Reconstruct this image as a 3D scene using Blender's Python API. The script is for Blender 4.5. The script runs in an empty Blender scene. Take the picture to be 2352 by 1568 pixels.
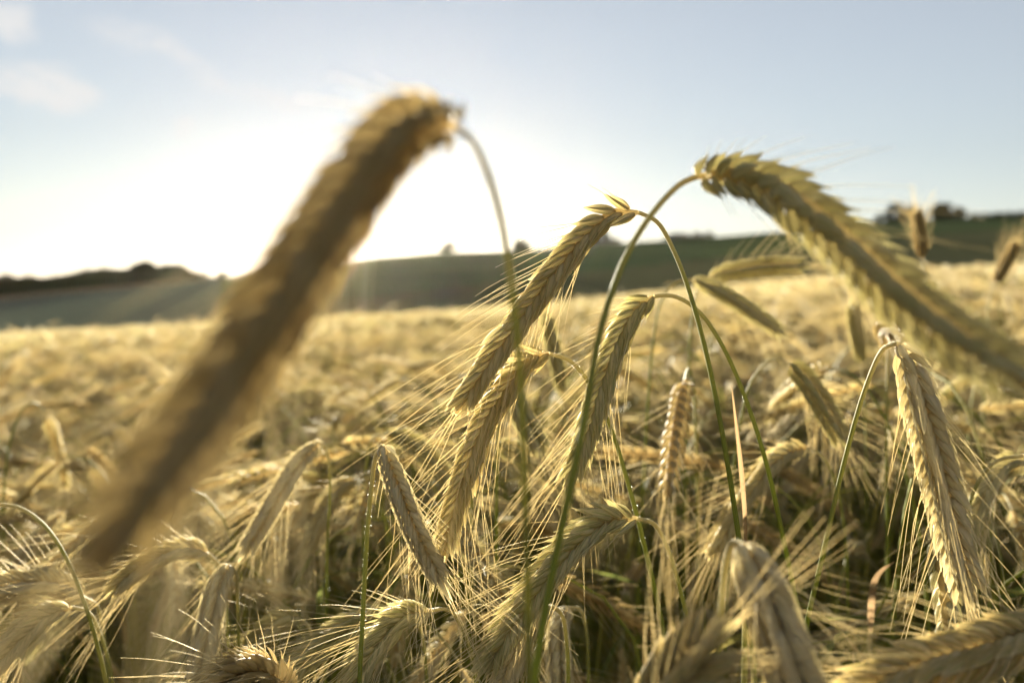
import bpy, math, random
import numpy as np
from mathutils import Matrix, Vector, Euler

scene = bpy.context.scene
COL = scene.collection
R = math.radians

# ------------------------------------------------------------------ camera
# photo coordinates used below: 2352 x 1568 with f = 2286.7 (35 mm on a 36 mm sensor)
F = 35.0 / 36.0 * 2352.0
CAM = np.array((0.0, 0.0, 1.45))
PITCH = math.atan((784.0 - 690.0) / F)
cam_d = bpy.data.cameras.new("camera")
cam = bpy.data.objects.new("camera", cam_d)
COL.objects.link(cam)
scene.camera = cam
cam.location = CAM
cam.rotation_euler = (math.pi / 2 - PITCH, 0, 0)
cam_d.lens = 35.0
cam_d.sensor_width = 36.0
cam_d.clip_start = 0.01
cam_d.clip_end = 6000.0
cam_d.dof.use_dof = True
cam_d.dof.focus_distance = 0.365
cam_d.dof.aperture_fstop = 9.0
cam_d.dof.aperture_blades = 8
CR = np.array(Euler((math.pi / 2 - PITCH, 0, 0)).to_matrix())


def P(x, y, d):
    """point seen at photo position (x, y), d metres in front of the lens"""
    return CAM + CR @ np.array(((x - 1176.0) / F * d, -(y - 784.0) / F * d, -d))


# ------------------------------------------------------------------ sun, sky, exposure
SUN = CR @ np.array(((868 - 1176.0) / F, -(520 - 784.0) / F, -1.0))
SUN = SUN / np.linalg.norm(SUN)
SUN_EL = math.asin(SUN[2])
SUN_AZ = math.atan2(SUN[0], SUN[1])
sun_d = bpy.data.lights.new("sun", "SUN")
sun_d.energy = 5.0
sun_d.angle = R(0.53)
sun_d.color = (1.0, 0.92, 0.73)
sun = bpy.data.objects.new("sun", sun_d)
COL.objects.link(sun)
sun.rotation_euler = Vector(SUN).to_track_quat("Z", "Y").to_euler()
sun.location = (0, 0, 30)


class NT:
    """small node-tree writer"""

    def __init__(self, tree):
        self.t = tree
        tree.nodes.clear()

    def n(self, kind, **kw):
        nd = self.t.nodes.new(kind)
        for k, v in kw.items():
            setattr(nd, k, v)
        return nd

    def put(self, sock, v):
        if v is None:
            return
        if hasattr(v, "is_output"):
            self.t.links.new(v, sock)
        elif isinstance(v, (tuple, list)) and len(v) == 3 and sock.type == "RGBA":
            sock.default_value = (*v, 1)
        else:
            sock.default_value = v

    def m(self, op, a, b=None, c=None, clamp=False):
        nd = self.n("ShaderNodeMath", operation=op, use_clamp=clamp)
        for s, v in zip(nd.inputs, (a, b, c)):
            self.put(s, v)
        return nd.outputs[0]

    def ss(self, x, lo, hi, a=0.0, b=1.0):
        nd = self.n("ShaderNodeMapRange", interpolation_type="SMOOTHSTEP")
        for s, v in zip(nd.inputs, (x, lo, hi, a, b)):
            self.put(s, v)
        return nd.outputs[0]

    def mix(self, f, a, b, blend="MIX"):
        nd = self.n("ShaderNodeMix", data_type="RGBA", blend_type=blend)
        self.put(nd.inputs[0], f)
        self.put(nd.inputs[6], a)
        self.put(nd.inputs[7], b)
        return nd.outputs[2]

    def noise(self, vec, scale, detail=3.0, rough=0.55, dist=0.0):
        nd = self.n("ShaderNodeTexNoise")
        if vec is not None:
            self.put(nd.inputs["Vector"], vec)
        nd.inputs["Scale"].default_value = scale
        nd.inputs["Detail"].default_value = detail
        nd.inputs["Roughness"].default_value = rough
        nd.inputs["Distortion"].default_value = dist
        return nd.outputs[0]

    def link(self, a, b):
        self.t.links.new(a, b)


world = bpy.data.worlds.new("World")
scene.world = world
world.use_nodes = True
W = NT(world.node_tree)
sky = W.n("ShaderNodeTexSky", sky_type="NISHITA", sun_disc=False)
sky.sun_elevation = SUN_EL
sky.sun_rotation = SUN_AZ
sky.altitude = 200
sky.air_density = 1.0
sky.dust_density = 0.13
sky.ozone_density = 2.0
geo = W.n("ShaderNodeTexCoord")
sep = W.n("ShaderNodeSeparateXYZ")
W.link(geo.outputs["Generated"], sep.inputs[0])
AZ = W.m("ARCTAN2", sep.outputs[0], sep.outputs[1])
EL = W.m("ARCSINE", sep.outputs[2])
cmb = W.n("ShaderNodeCombineXYZ")
W.link(W.m("MULTIPLY", W.m("ADD", AZ, W.m("MULTIPLY", EL, 0.5)), 16.0), cmb.inputs[0])
W.link(W.m("MULTIPLY", EL, 42.0), cmb.inputs[1])
wn = W.noise(cmb.outputs[0], 1.0, 5.0, 0.6, 0.6)
wn2 = W.noise(cmb.outputs[0], 3.1, 5.0, 0.6, 0.4)
warp = W.m("MULTIPLY", W.m("SUBTRACT", wn, 0.5), 0.03)


def dir_of(x, y):
    v = CR @ np.array(((x - 1176.0) / F, -(y - 784.0) / F, -1.0))
    v = v / np.linalg.norm(v)
    return math.atan2(v[0], v[1]), math.asin(v[2])


def wisp(x0, y0, x1, y1, wid, amp):
    """a soft streak of cloud between two sky directions"""
    a0, e0 = dir_of(x0, y0)
    a1, e1 = dir_of(x1, y1)
    L = math.hypot(a1 - a0, e1 - e0)
    ux, uy = (a1 - a0) / L, (e1 - e0) / L
    dx = W.m("SUBTRACT", AZ, a0)
    dy = W.m("ADD", W.m("SUBTRACT", EL, e0), warp)
    t = W.m("ADD", W.m("MULTIPLY", dx, ux), W.m("MULTIPLY", dy, uy))
    q = W.m("SUBTRACT", W.m("MULTIPLY", dx, -uy), W.m("MULTIPLY", dy, -ux))
    w = 0.75 * wid / F
    e = W.m("ADD", W.m("POWER", W.m("ABSOLUTE", W.m("DIVIDE", q, w)), 2.0), W.m("POWER", W.m("ABSOLUTE", W.m("DIVIDE", W.m("SUBTRACT", t, L / 2), L * 0.62)), 2.0))
    return W.m("MULTIPLY", W.ss(e, 0.0, 1.0, 1.0, 0.0), amp * 1.1)


tot = None
for w in ((40, 218, 235, 222, 60, 1.6), (-60, 190, 170, 165, 55, 0.9), (-40, 20, 80, 35, 50, 0.9), (-40, 45, 90, 85, 40, 0.8),
          (190, 60, 420, 110, 60, 0.5), (360, 95, 530, 215, 48, 0.7), (490, 195, 760, 260, 38, 0.6), (395, 290, 455, 290, 40, 0.9)):
    q = wisp(*w)
    tot = q if tot is None else W.m("ADD", tot, q)
tot = W.m("MULTIPLY", tot, W.ss(W.m("ADD", W.m("MULTIPLY", wn, 0.5), W.m("MULTIPLY", wn2, 0.5)), 0.3, 0.7, 0.15, 1.0))
hs = W.n("ShaderNodeHueSaturation")
hs.inputs["Saturation"].default_value = 0.56
W.link(sky.outputs[0], hs.inputs["Color"])
veil = W.mix(0.26, hs.outputs[0], (3.3, 3.3, 3.35))
tint = W.mix(1.0, veil, (0.466, 0.464, 0.480), "MULTIPLY")
skyc = W.mix(W.m("MINIMUM", tot, 0.8), tint, (1.85, 1.83, 1.8))
bg = W.n("ShaderNodeBackground")
bg.inputs[1].default_value = 0.05
W.link(skyc, bg.inputs[0])
wo = W.n("ShaderNodeOutputWorld")
W.link(bg.outputs[0], wo.inputs[0])

vs = scene.view_settings
vs.view_transform = "Standard"
vs.look = "None"
vs.exposure = 3.2
vs.gamma = 1.0
scene.cycles.max_bounces = 14
scene.cycles.diffuse_bounces = 9
scene.cycles.transmission_bounces = 9
scene.cycles.glossy_bounces = 3
scene.cycles.use_denoising = True
scene.cycles.sample_clamp_indirect = 8.0

# ------------------------------------------------------------------ materials


def mat(name):
    m = bpy.data.materials.new(name)
    m.use_nodes = True
    return m, NT(m.node_tree)


def finish(N, color, rough=0.5, trans=0.4, tcolor=None, spec=0.4, bump=None):
    p = N.n("ShaderNodeBsdfPrincipled")
    N.put(p.inputs["Base Color"], color)
    N.put(p.inputs["Roughness"], rough)
    N.put(p.inputs["Specular IOR Level"], spec)
    if bump is not None:
        N.link(bump, p.inputs["Normal"])
    out = N.n("ShaderNodeOutputMaterial")
    if trans:
        t = N.n("ShaderNodeBsdfTranslucent")
        N.put(t.inputs[0], tcolor if tcolor is not None else color)
        mx = N.n("ShaderNodeMixShader")
        mx.inputs[0].default_value = trans
        N.link(p.outputs[0], mx.inputs[1])
        N.link(t.outputs[0], mx.inputs[2])
        N.link(mx.outputs[0], out.inputs[0])
    else:
        N.link(p.outputs[0], out.inputs[0])


def fx(N):
    a = N.n("ShaderNodeAttribute", attribute_name="fx")
    s = N.n("ShaderNodeSeparateColor")
    N.link(a.outputs["Color"], s.inputs[0])
    oi = N.n("ShaderNodeObjectInfo")
    return s.outputs[0], s.outputs[1], s.outputs[2], oi.outputs["Random"]


def ear_material(name, straw, pale, green, gold, gmax=0.75, brown=(0.36, 0.22, 0.08)):
    m, N = mat(name)
    u, v, t, rnd = fx(N)
    c = N.mix(N.ss(N.m("ADD", t, N.m("MULTIPLY", rnd, 0.5)), 0.2, 1.2), straw, pale)
    st = N.m("SINE", N.m("MULTIPLY", u, 37.7))
    edge = N.ss(N.m("ABSOLUTE", N.m("COSINE", N.m("MULTIPLY", u, 6.2832))), 0.42, 0.1)
    vein = N.m("MULTIPLY", N.ss(st, 0.1, 0.95), N.ss(v, 0.04, 0.25))
    vein = N.m("MULTIPLY", vein, N.ss(v, 0.95, 0.7))
    c = N.mix(N.m("MULTIPLY", vein, gmax), c, green)
    c = N.mix(N.m("MULTIPLY", edge, 0.5), c, brown)
    c = N.mix(N.ss(v, 0.16, 0.0, 0.0, 0.8), c, gold)
    c = N.mix(N.ss(v, 0.8, 1.0, 0.0, 0.6), c, pale)
    tc = N.n("ShaderNodeTexCoord")
    c = N.mix(N.ss(N.noise(tc.outputs["Object"], 900, 2), 0.62, 0.8, 0.0, 0.35), c, (0.24, 0.15, 0.05))
    bp = N.n("ShaderNodeBump")
    bp.inputs["Strength"].default_value = 0.35
    bp.inputs["Distance"].default_value = 0.0004
    N.link(N.m("ADD", st, N.noise(tc.outputs["Object"], 1500, 2)), bp.inputs["Height"])
    finish(N, c, 0.62, 0.60, N.mix(0.4, c, (0.84, 0.78, 0.58)), 0.06, bp.outputs[0])
    return m


STRAW = ear_material("straw_ear", (0.60, 0.485, 0.245), (0.75, 0.66, 0.43), (0.32, 0.35, 0.12), (0.48, 0.34, 0.13))
GREENISH = ear_material("greenish_ear", (0.56, 0.50, 0.25), (0.72, 0.66, 0.43), (0.28, 0.33, 0.11), (0.48, 0.36, 0.15), 0.75)
CHALKY = ear_material("chalky_ear", (0.62, 0.54, 0.34), (0.76, 0.70, 0.54), (0.42, 0.42, 0.22), (0.46, 0.34, 0.16), 0.5)
GOLDEN = ear_material("golden_ear", (0.42, 0.31, 0.14), (0.54, 0.43, 0.24), (0.30, 0.27, 0.10), (0.36, 0.24, 0.09), 0.5)

AWN, N = mat("pale_awn")
u, v, t, rnd = fx(N)
finish(N, N.mix(t, (0.76, 0.65, 0.42), (0.85, 0.77, 0.55)), 0.6, 0.5, None, 0.12)

STEM, N = mat("rye_stem")
u, v, t, rnd = fx(N)
c = N.mix(N.ss(v, 0.0, 0.07), (0.46, 0.39, 0.21), (0.27, 0.27, 0.08))
c = N.mix(N.ss(v, 0.05, 0.19), c, N.mix(t, (0.17, 0.21, 0.03), (0.33, 0.27, 0.07)))
c = N.mix(N.ss(N.m("SINE", N.m("MULTIPLY", u, 50.0)), 0.3, 1.0, 0.0, 0.3), c, (0.42, 0.37, 0.13))
finish(N, c, 0.65, 0.28, None, 0.04)

LEAF, N = mat("drying_leaf")
u, v, t, rnd = fx(N)
c = N.mix(N.ss(t, 0.25, 0.6), (0.09, 0.12, 0.025), (0.34, 0.25, 0.09))
c = N.mix(N.ss(t, 0.8, 0.95), c, (0.24, 0.15, 0.08))
c = N.mix(N.ss(N.m("ADD", v, N.m("MULTIPLY", t, 0.4)), 0.6, 1.0), c, (0.45, 0.30, 0.09))
c = N.mix(N.ss(N.m("SINE", N.m("MULTIPLY", u, 60.0)), 0.0, 1.0, 0.0, 0.25), c, (0.5, 0.42, 0.2))
finish(N, c, 0.8, 0.35, None, 0.0)

FUZZ, N = mat("stem_fuzz")
finish(N, (0.8, 0.74, 0.58), 0.4, 0.5)

BARK, N = mat("bark")
tc = N.n("ShaderNodeTexCoord")
finish(N, N.mix(N.noise(tc.outputs["Object"], 6), (0.05, 0.035, 0.025), (0.10, 0.075, 0.05)), 0.9, 0)
FOLI, N = mat("tree_foliage")
u, v, t, rnd = fx(N)
finish(N, N.mix(t, (0.025, 0.033, 0.015), (0.05, 0.06, 0.022)), 0.8, 0.08, None, 0.1)

# ------------------------------------------------------------------ mesh tools


class MB:
    """collects vertices, faces, material slots and the fx attribute, then links ONE mesh object"""

    def __init__(self):
        self.v, self.q, self.t, self.qm, self.tm, self.f, self.n = [], [], [], [], [], [], 0

    def add(self, v, q=None, t=None, m=0, f=None):
        v = np.asarray(v, dtype=np.float64).reshape(-1, 3)
        if f is None:
            f = np.full((len(v), 3), 0.5)
        self.v.append(v)
        self.f.append(np.asarray(f).reshape(-1, 3))
        if q is not None and len(q):
            self.q.append(np.asarray(q) + self.n)
            self.qm.append(np.full(len(q), m))
        if t is not None and len(t):
            self.t.append(np.asarray(t) + self.n)
            self.tm.append(np.full(len(t), m))
        self.n += len(v)

    def arrays(self):
        v = np.concatenate(self.v)
        f = np.concatenate(self.f)
        q = np.concatenate(self.q) if self.q else np.zeros((0, 4), int)
        t = np.concatenate(self.t) if self.t else np.zeros((0, 3), int)
        qm = np.concatenate(self.qm) if self.q else np.zeros(0, int)
        tm = np.concatenate(self.tm) if self.t else np.zeros(0, int)
        return v, f, q, t, qm, tm

    def merge(self, o, M=None, mshift=0):
        v, f, q, t, qm, tm = o
        if M is not None:
            v = v @ M[:3, :3].T + M[:3, 3]
        self.v.append(v)
        self.f.append(f)
        if len(q):
            self.q.append(q + self.n)
            self.qm.append(qm + mshift)
        if len(t):
            self.t.append(t + self.n)
            self.tm.append(tm + mshift)
        self.n += len(v)

    def mesh(self, name, mats, smooth=True, extra=None):
        v, f, q, t, qm, tm = self.arrays()
        me = bpy.data.meshes.new(name)
        me.vertices.add(len(v))
        me.vertices.foreach_set("co", v.astype(np.float32).ravel())
        nl = len(q) * 4 + len(t) * 3
        me.loops.add(nl)
        me.loops.foreach_set("vertex_index", np.concatenate([q.ravel(), t.ravel()]).astype(np.int32))
        me.polygons.add(len(q) + len(t))
        st = np.concatenate([np.arange(len(q)) * 4, len(q) * 4 + np.arange(len(t)) * 3])
        me.polygons.foreach_set("loop_start", st.astype(np.int32))
        me.polygons.foreach_set("material_index", np.concatenate([qm, tm]).astype(np.int32))
        me.polygons.foreach_set("use_smooth", np.full(len(st), smooth))
        a = me.attributes.new("fx", "FLOAT_COLOR", "POINT")
        a.data.foreach_set("color", np.concatenate([f, np.ones((len(f), 1))], 1).astype(np.float32).ravel())
        for m in mats:
            me.materials.append(m)
        me.update(calc_edges=True)
        return me

    def build(self, name, mats, parent=None, smooth=True):
        o = bpy.data.objects.new(name, self.mesh(name, mats, smooth))
        COL.objects.link(o)
        if parent:
            o.parent = parent
        return o


def unit(a):
    return a / np.maximum(np.linalg.norm(a, axis=-1, keepdims=True), 1e-12)


def catmull(pts, n):
    p = np.asarray(pts, float)
    p = np.vstack([2 * p[0] - p[1], p, 2 * p[-1] - p[-2]])
    out = []
    for i in range(1, len(p) - 2):
        a, b, c, d = p[i - 1:i + 3]
        t1 = max(np.linalg.norm(b - a), 1e-9) ** .5
        t2 = t1 + max(np.linalg.norm(c - b), 1e-9) ** .5
        t3 = t2 + max(np.linalg.norm(d - c), 1e-9) ** .5
        t = np.linspace(t1, t2, 14, endpoint=False)[:, None]
        a1, a2, a3 = a + (b - a) * t / t1, b + (c - b) * (t - t1) / (t2 - t1), c + (d - c) * (t - t2) / (t3 - t2)
        b1, b2 = a1 + (a2 - a1) * t / t2, a2 + (a3 - a2) * (t - t1) / (t3 - t1)
        out.append(b1 + (b2 - b1) * (t - t1) / (t2 - t1))
    out = np.vstack(out + [p[-2][None]])
    return resample(out, n)


def resample(p, n):
    s = np.concatenate([[0], np.cumsum(np.linalg.norm(np.diff(p, axis=0), axis=1))])
    x = np.linspace(0, s[-1], n)
    return np.stack([np.interp(x, s, p[:, k]) for k in range(3)], 1)


def frames(p, n0):
    """tangents and a parallel-carried normal"""
    T = unit(np.gradient(p, axis=0))
    Nn = np.zeros_like(p)
    cur = np.asarray(n0, float)
    for i in range(len(p)):
        cur = cur - T[i] * np.dot(cur, T[i])
        cur = cur / max(np.linalg.norm(cur), 1e-9)
        Nn[i] = cur
    return T, Nn, np.cross(T, Nn)


def tube(mb, p, r, sides, m=0, tint=0.5, vv=None, flute=0.0):
    T, A, B = frames(p, np.array((0.31, 0.9, 0.2)))
    n = len(p)
    r = np.broadcast_to(np.asarray(r, float), (n,))
    ph = np.linspace(0, 2 * np.pi, sides, endpoint=False)
    rr = r[:, None] * (1 + flute * np.cos(ph * sides / 2)[None])
    v = p[:, None] + rr[..., None] * (np.cos(ph)[None, :, None] * A[:, None] + np.sin(ph)[None, :, None] * B[:, None])
    if vv is None:
        vv = np.linspace(0, 1, n)
    f = np.stack([np.broadcast_to(ph[None] / (2 * np.pi), (n, sides)), np.broadcast_to(vv[:, None], (n, sides)), np.full((n, sides), tint)], -1)
    i = np.arange(n - 1)[:, None] * sides
    j = np.arange(sides)[None]
    k = (j + 1) % sides
    q = np.stack([i + j, i + k, i + sides + k, i + sides + j], -1).reshape(-1, 4)
    mb.add(v, q, None, m, f)


def lemma(rings, sides):
    """one floret: a keeled, boat-shaped husk drawn out to a point; x across, y along, z outward"""
    t = np.linspace(0, 1, rings) ** 1.0
    w = np.interp(t, [0, .08, .2, .35, .5, .65, .8, .92, 1], [.28, .62, .9, 1, .95, .78, .5, .24, .05])
    ph = np.linspace(0, 2 * np.pi, sides, endpoint=False) + 0.5 * np.pi
    c, s = np.cos(ph), np.sin(ph)
    x = w[:, None] * c[None]
    keel = np.where(s > 0, 0.62 * (0.75 * s + 0.35 * np.abs(s) ** 5), 0.42 * s)
    z = w[:, None] * keel[None]
    bow = 0.16 * np.sin(np.pi * np.minimum(t * 1.05, 1.0)) * 4.2
    z = z + bow[:, None] * 0.30
    y = np.broadcast_to(t[:, None], x.shape)
    v = np.stack([x, y, z], -1).reshape(-1, 3)
    f = np.stack([np.broadcast_to(np.linspace(0, 1, sides)[None], x.shape), y, np.zeros_like(x)], -1).reshape(-1, 3)
    i = np.arange(rings - 1)[:, None] * sides
    j = np.arange(sides)[None]
    k = (j + 1) % sides
    q = np.stack([i + j, i + k, i + sides + k, i + sides + j], -1).reshape(-1, 4)
    return v, f, q


LEM_HERO = lemma(9, 10)
LEM_MID = lemma(5, 5)


def ear_meshes(p, n0, rng, lod=0, width=1.0, awn=1.0, spread=1.0, awn_r=1.0, m_ear=0, m_awn=0, nsp=None, open_base=True, lenf=1.0, plump=1.0, keep=0.8, splay=1.0, seat=(.0005, .0019, .55, .85)):
    """p: spine of the ear from its base to its tip (metres). Returns MB of the husks, MB of the awns."""
    ear, beard = MB(), MB()
    L = np.linalg.norm(np.diff(p, axis=0), axis=1).sum()
    pf = resample(p, 60)
    T, Nn, B = frames(pf, n0)
    s_of = np.linspace(0, 1, 60)

    def at(s):
        i = min(max(s, 0), 1) * 59
        a = int(i)
        b = min(a + 1, 59)
        k = i - a
        return pf[a] * (1 - k) + pf[b] * k, unit(T[a] * (1 - k) + T[b] * k), unit(Nn[a] * (1 - k) + Nn[b] * k), unit(B[a] * (1 - k) + B[b] * k)

    V, FX, Q = LEM_HERO if lod == 0 else LEM_MID
    n_sp = nsp or (40 if lod == 0 else 24)
    up = np.array((0, 0, 1.0))
    fl_v, fl_f, fl_q, off = [], [], [], 0
    for i in range(n_sp):
        s = 0.01 + 0.89 * i / (n_sp - 1)
        sg = 1 if i % 2 else -1
        o, t_, n_, b_ = at(s)
        env = np.interp(s, [0, .1, .25, .6, .82, 1.0], [.62, .85, 1, 1, .85, .6]) * width
        ob = np.interp(s, [0, .12, .25], [1.0, .35, 0.0]) if open_base else 0
        tint = rng.uniform(0.15, 0.85)
        for j in (-1, 1):
            a = R(19 * splay + rng.normal(0, 2.8) + 12 * ob)
            b = R(11 * splay + rng.normal(0, 2.8)) * j
            d = unit(t_ * math.cos(a) + b_ * sg * math.sin(a) + n_ * math.sin(b))
            outw = unit(b_ * sg * seat[2] + n_ * j * seat[3])
            outw = unit(outw - d * np.dot(outw, d))
            acr = np.cross(d, outw)
            base = o + b_ * sg * seat[0] * env + n_ * j * seat[1] * env
            ln = lenf * (0.0106 + rng.normal(0, .0009)) * (0.72 + 0.28 * env / width) * (0.45 + 0.55 * width)
            wd = 0.00205 * env * (1 + rng.normal(0, .07))
            M = np.stack([acr * wd, d * ln, outw * wd * plump], 1)
            fl_v.append(V @ M.T + base)
            ff = FX.copy()
            ff[:, 2] = min(max(tint + rng.normal(0, .12), 0), 1)
            fl_f.append(ff)
            fl_q.append(Q + off)
            off += len(V)
            # awn
            if rng.uniform() > keep:
                continue
            al = np.interp(s, [0, .08, .25, .6, 1.0], [.006, .014, .034, .046, .040]) * awn * rng.uniform(.7, 1.15)
            tip = base + d * ln + outw * 0.0004
            d1 = unit(d + rng.normal(0, .07, 3) + (b_ * sg * .10 + n_ * j * .08) * spread)
            seg = 6 if lod == 0 else 3
            k = np.linspace(0, 1, seg + 1)[:, None]
            path = tip - d * 0.001 + d1 * al * k + (t_ * 0.10 - up * 0.05) * al * k ** 2 + rng.normal(0, .010, 3) * al * np.sin(k * 6)
            rad = np.linspace(0.00014, 0.00005, seg + 1) * awn_r
            tube(beard, path, rad, 3, m_awn, rng.uniform(0, 1))
        if lod == 0:
            # the pair of slim outer glumes of this spikelet
            for j in (-1, 1):
                a = R(17 + 14 * ob)
                d = unit(t_ * math.cos(a) + b_ * sg * math.sin(a) + n_ * j * 0.26)
                base = o + b_ * sg * 0.001 + n_ * j * 0.0024 * env
                k = np.linspace(0, 1, 5)[:, None]
                path = base + d * 0.0115 * env * lenf * k + n_ * j * 0.0012 * np.sin(k * 3.1)
                tube(ear, path, np.array([.0004, .0006, .0005, .0003, .00008]), 4, m_ear, tint)
    # closing florets at the tip
    for j in range(4):
        o, t_, n_, b_ = at(0.88)
        ang = j * math.pi / 2 + .4
        outw = n_ * math.cos(ang) + b_ * math.sin(ang)
        d = unit(t_ + outw * 0.10)
        outw = unit(outw - d * np.dot(outw, d))
        M = np.stack([np.cross(d, outw) * .0013 * width, d * 0.0135, outw * .0013 * width], 1)
        fl_v.append(V @ M.T + o + outw * .0006)
        ff = FX.copy()
        ff[:, 2] = 0.7
        fl_f.append(ff)
        fl_q.append(Q + off)
        off += len(V)
        k = np.linspace(0, 1, 5)[:, None]
        tube(beard, o + d * .013 + unit(d + rng.normal(0, .08, 3)) * .036 * awn * k, np.linspace(.0002, .00007, 5) * awn_r, 3, m_awn, .5)
    ear.add(np.concatenate(fl_v), np.concatenate(fl_q), None, m_ear, np.concatenate(fl_f))
    # the central stalk (rachis)
    tube(ear, resample(pf, 14), np.interp(np.linspace(0, 1, 14), [0, .06, .15, .3, .8, 1], [.0008, .0014, .0023, .0025, .0022, .0008]) * min(width, 1.15), 6, m_ear, .4, np.full(14, .02))
    return ear, beard


def stem_mesh(p, r_top=0.0008, r_low=0.0016, sides=8, n=40, m=0, fuzz=None, rng=None, tint=0.4, m_fuzz=1):
    """p runs from the ear downward to the ground"""
    mb = MB()
    fine = resample(p, 600)
    s = np.linspace(0, 1, n) ** 2.2
    q = np.stack([np.interp(s, np.linspace(0, 1, 600), fine[:, k]) for k in range(3)], 1)
    L = np.linalg.norm(np.diff(fine, axis=0), axis=1).sum()
    d = s * L
    r = np.interp(d, [0, .05, .25, .45, 1.3], [r_top, r_top * 1.05, r_low * .8, r_low, r_low * 1.25])
    # knots (nodes) with a leaf sheath below the ear
    for kn in (0.50, 0.85):
        r = r * (1 + 0.25 * np.exp(-((d - kn) / .012) ** 2))
    tube(mb, q, r, sides, m, tint, np.clip(d / 0.6, 0, 1))
    if fuzz:
        T, A, B = frames(q, np.array((0.31, .9, .2)))
        top = fuzz[1]
        for _ in range(fuzz[0]):
            x = (rng.uniform(0, 1) ** 1.3 * top / L) ** (1 / 2.2) * (n - 1)
            i = min(int(x), n - 2)
            k = x - i
            o = q[i] * (1 - k) + q[i + 1] * k
            ph = rng.uniform(0, 2 * np.pi)
            out = A[i] * math.cos(ph) + B[i] * math.sin(ph)
            w = np.cross(out, T[i]) * 0.00005
            rr = r[i] * 0.97
            e = o + out * (rr + rng.uniform(.0003, .0007)) + T[i] * rng.uniform(-.0003, .0003)
            mb.add(np.array([o + out * rr - w, o + out * rr + w, e]), None, np.array([[0, 1, 2]]), m_fuzz)
    return mb


def leaf_mesh(base, az, length, width, rise, droop, rng, m=0, tint=0.5, seg=9):
    mb = MB()
    k = np.linspace(0, 1, seg)
    h = np.array((math.cos(az), math.sin(az), 0))
    side = np.array((-math.sin(az), math.cos(az), 0))
    th = R(rise) - k * R(droop)
    c = np.concatenate([[base], base + np.cumsum((np.cos(th)[:, None] * h + np.sin(th)[:, None] * np.array((0, 0, 1)))[1:] * length / (seg - 1), 0)])
    tw = rng.uniform(-1.2, 1.2) * k
    w = width * np.interp(k, [0, .15, .5, .85, 1], [.55, 1, .9, .45, .04])
    nrm = np.cross(side, h * np.cos(th)[:, None] + np.array((0, 0, 1)) * np.sin(th)[:, None])
    ax = side[None] * np.cos(tw)[:, None] + nrm * np.sin(tw)[:, None]
    up = np.cross(ax, unit(np.gradient(c, axis=0)))
    fold = 0.25
    v = np.stack([c + ax * w[:, None] / 2 + up * w[:, None] * fold, c, c - ax * w[:, None] / 2 + up * w[:, None] * fold], 1)
    f = np.zeros((seg, 3, 3))
    f[:, :, 0] = (0, .5, 1)
    f[:, :, 1] = k[:, None]
    f[:, :, 2] = tint
    i = np.arange(seg - 1)[:, None] * 3
    j = np.arange(2)[None]
    q = np.stack([i + j, i + j + 1, i + j + 4, i + j + 3], -1).reshape(-1, 4)
    mb.add(v, q, None, m, f)
    return mb


# ------------------------------------------------------------------ terrain
R_EDGE, R_CREST = 70.0, 300.0
CANOPY = 1.32
edge_y = ([-900, 0, 430, 700, 1000, 1300, 1500, 1800, 2100, 2352, 3200], [790, 770, 750, 733, 721, 698, 676, 648, 626, 610, 566])
crest_y = ([-900, -100, 0, 200, 430, 560, 700, 860, 1000, 1200, 1400, 1600, 1800, 2000, 2352, 3200], [712, 686, 679, 660, 641, 634, 612, 592, 581, 576, 560, 548, 532, 510, 494, 480])


def px_of(az):
    return 1176.0 + F * np.tan(np.clip(az, -1.2, 1.2))


def ground_h(x, y):
    x, y = np.asarray(x, float), np.asarray(y, float)
    r = np.hypot(x, y)
    az = np.arctan2(x, np.maximum(y, 1e-6))
    az = np.where(y > 0, az, 0.0)
    px = px_of(az)
    cosa = np.maximum(np.cos(az), 0.35)
    he = CAM[2] + R_EDGE * cosa * (690 - np.interp(px, *edge_y)) / F - CANOPY
    hc = CAM[2] + R_CREST * cosa * (690 - np.interp(px, *crest_y)) / F
    a = he * r / R_EDGE
    k = np.clip((r - R_EDGE) / (R_CREST - R_EDGE), 0, 1)
    b = he + (hc - he) * k ** 0.9
    c = hc - (r - R_CREST) * 0.012
    out = np.where(r < R_EDGE, a, np.where(r < R_CREST, b, c))
    return np.where(y > 0, out, 0.0)


def field_mat(name, c0, c1, sc=0.6, rows=0.0):
    m, N = mat(name)
    tc = N.n("ShaderNodeTexCoord")
    n1 = N.noise(tc.outputs["Object"], sc, 6, 0.65)
    n2 = N.noise(tc.outputs["Object"], sc * 14, 3, 0.6)
    k = N.m("ADD", N.m("MULTIPLY", n1, 0.65), N.m("MULTIPLY", n2, 0.35))
    bp = N.n("ShaderNodeBump")
    bp.inputs["Strength"].default_value = 0.6
    bp.inputs["Distance"].default_value = 0.2
    N.link(n2, bp.inputs["Height"])
    finish(N, N.mix(N.ss(k, 0.35, 0.65), c0, c1), 1.0, 0, None, 0.0, bp.outputs[0])
    return m


SOIL = field_mat("crop_soil", (0.20, 0.155, 0.09), (0.36, 0.29, 0.17), 3.0)
GREENF = field_mat("green_field", (0.075, 0.100, 0.042), (0.125, 0.150, 0.065), 0.03)
TANF = field_mat("tan_field", (0.20, 0.155, 0.085), (0.26, 0.20, 0.11), 0.05)
BLUEF = field_mat("bluish_field", (0.115, 0.130, 0.095), (0.145, 0.160, 0.110), 0.05)
DARKF = field_mat("hilltop_field", (0.060, 0.068, 0.036), (0.085, 0.092, 0.046), 0.04)
OLIVEF = field_mat("olive_field", (0.115, 0.115, 0.055), (0.150, 0.145, 0.070), 0.04)
FARF = field_mat("far_land", (0.04, 0.05, 0.025), (0.06, 0.07, 0.03), 0.02)


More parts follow.
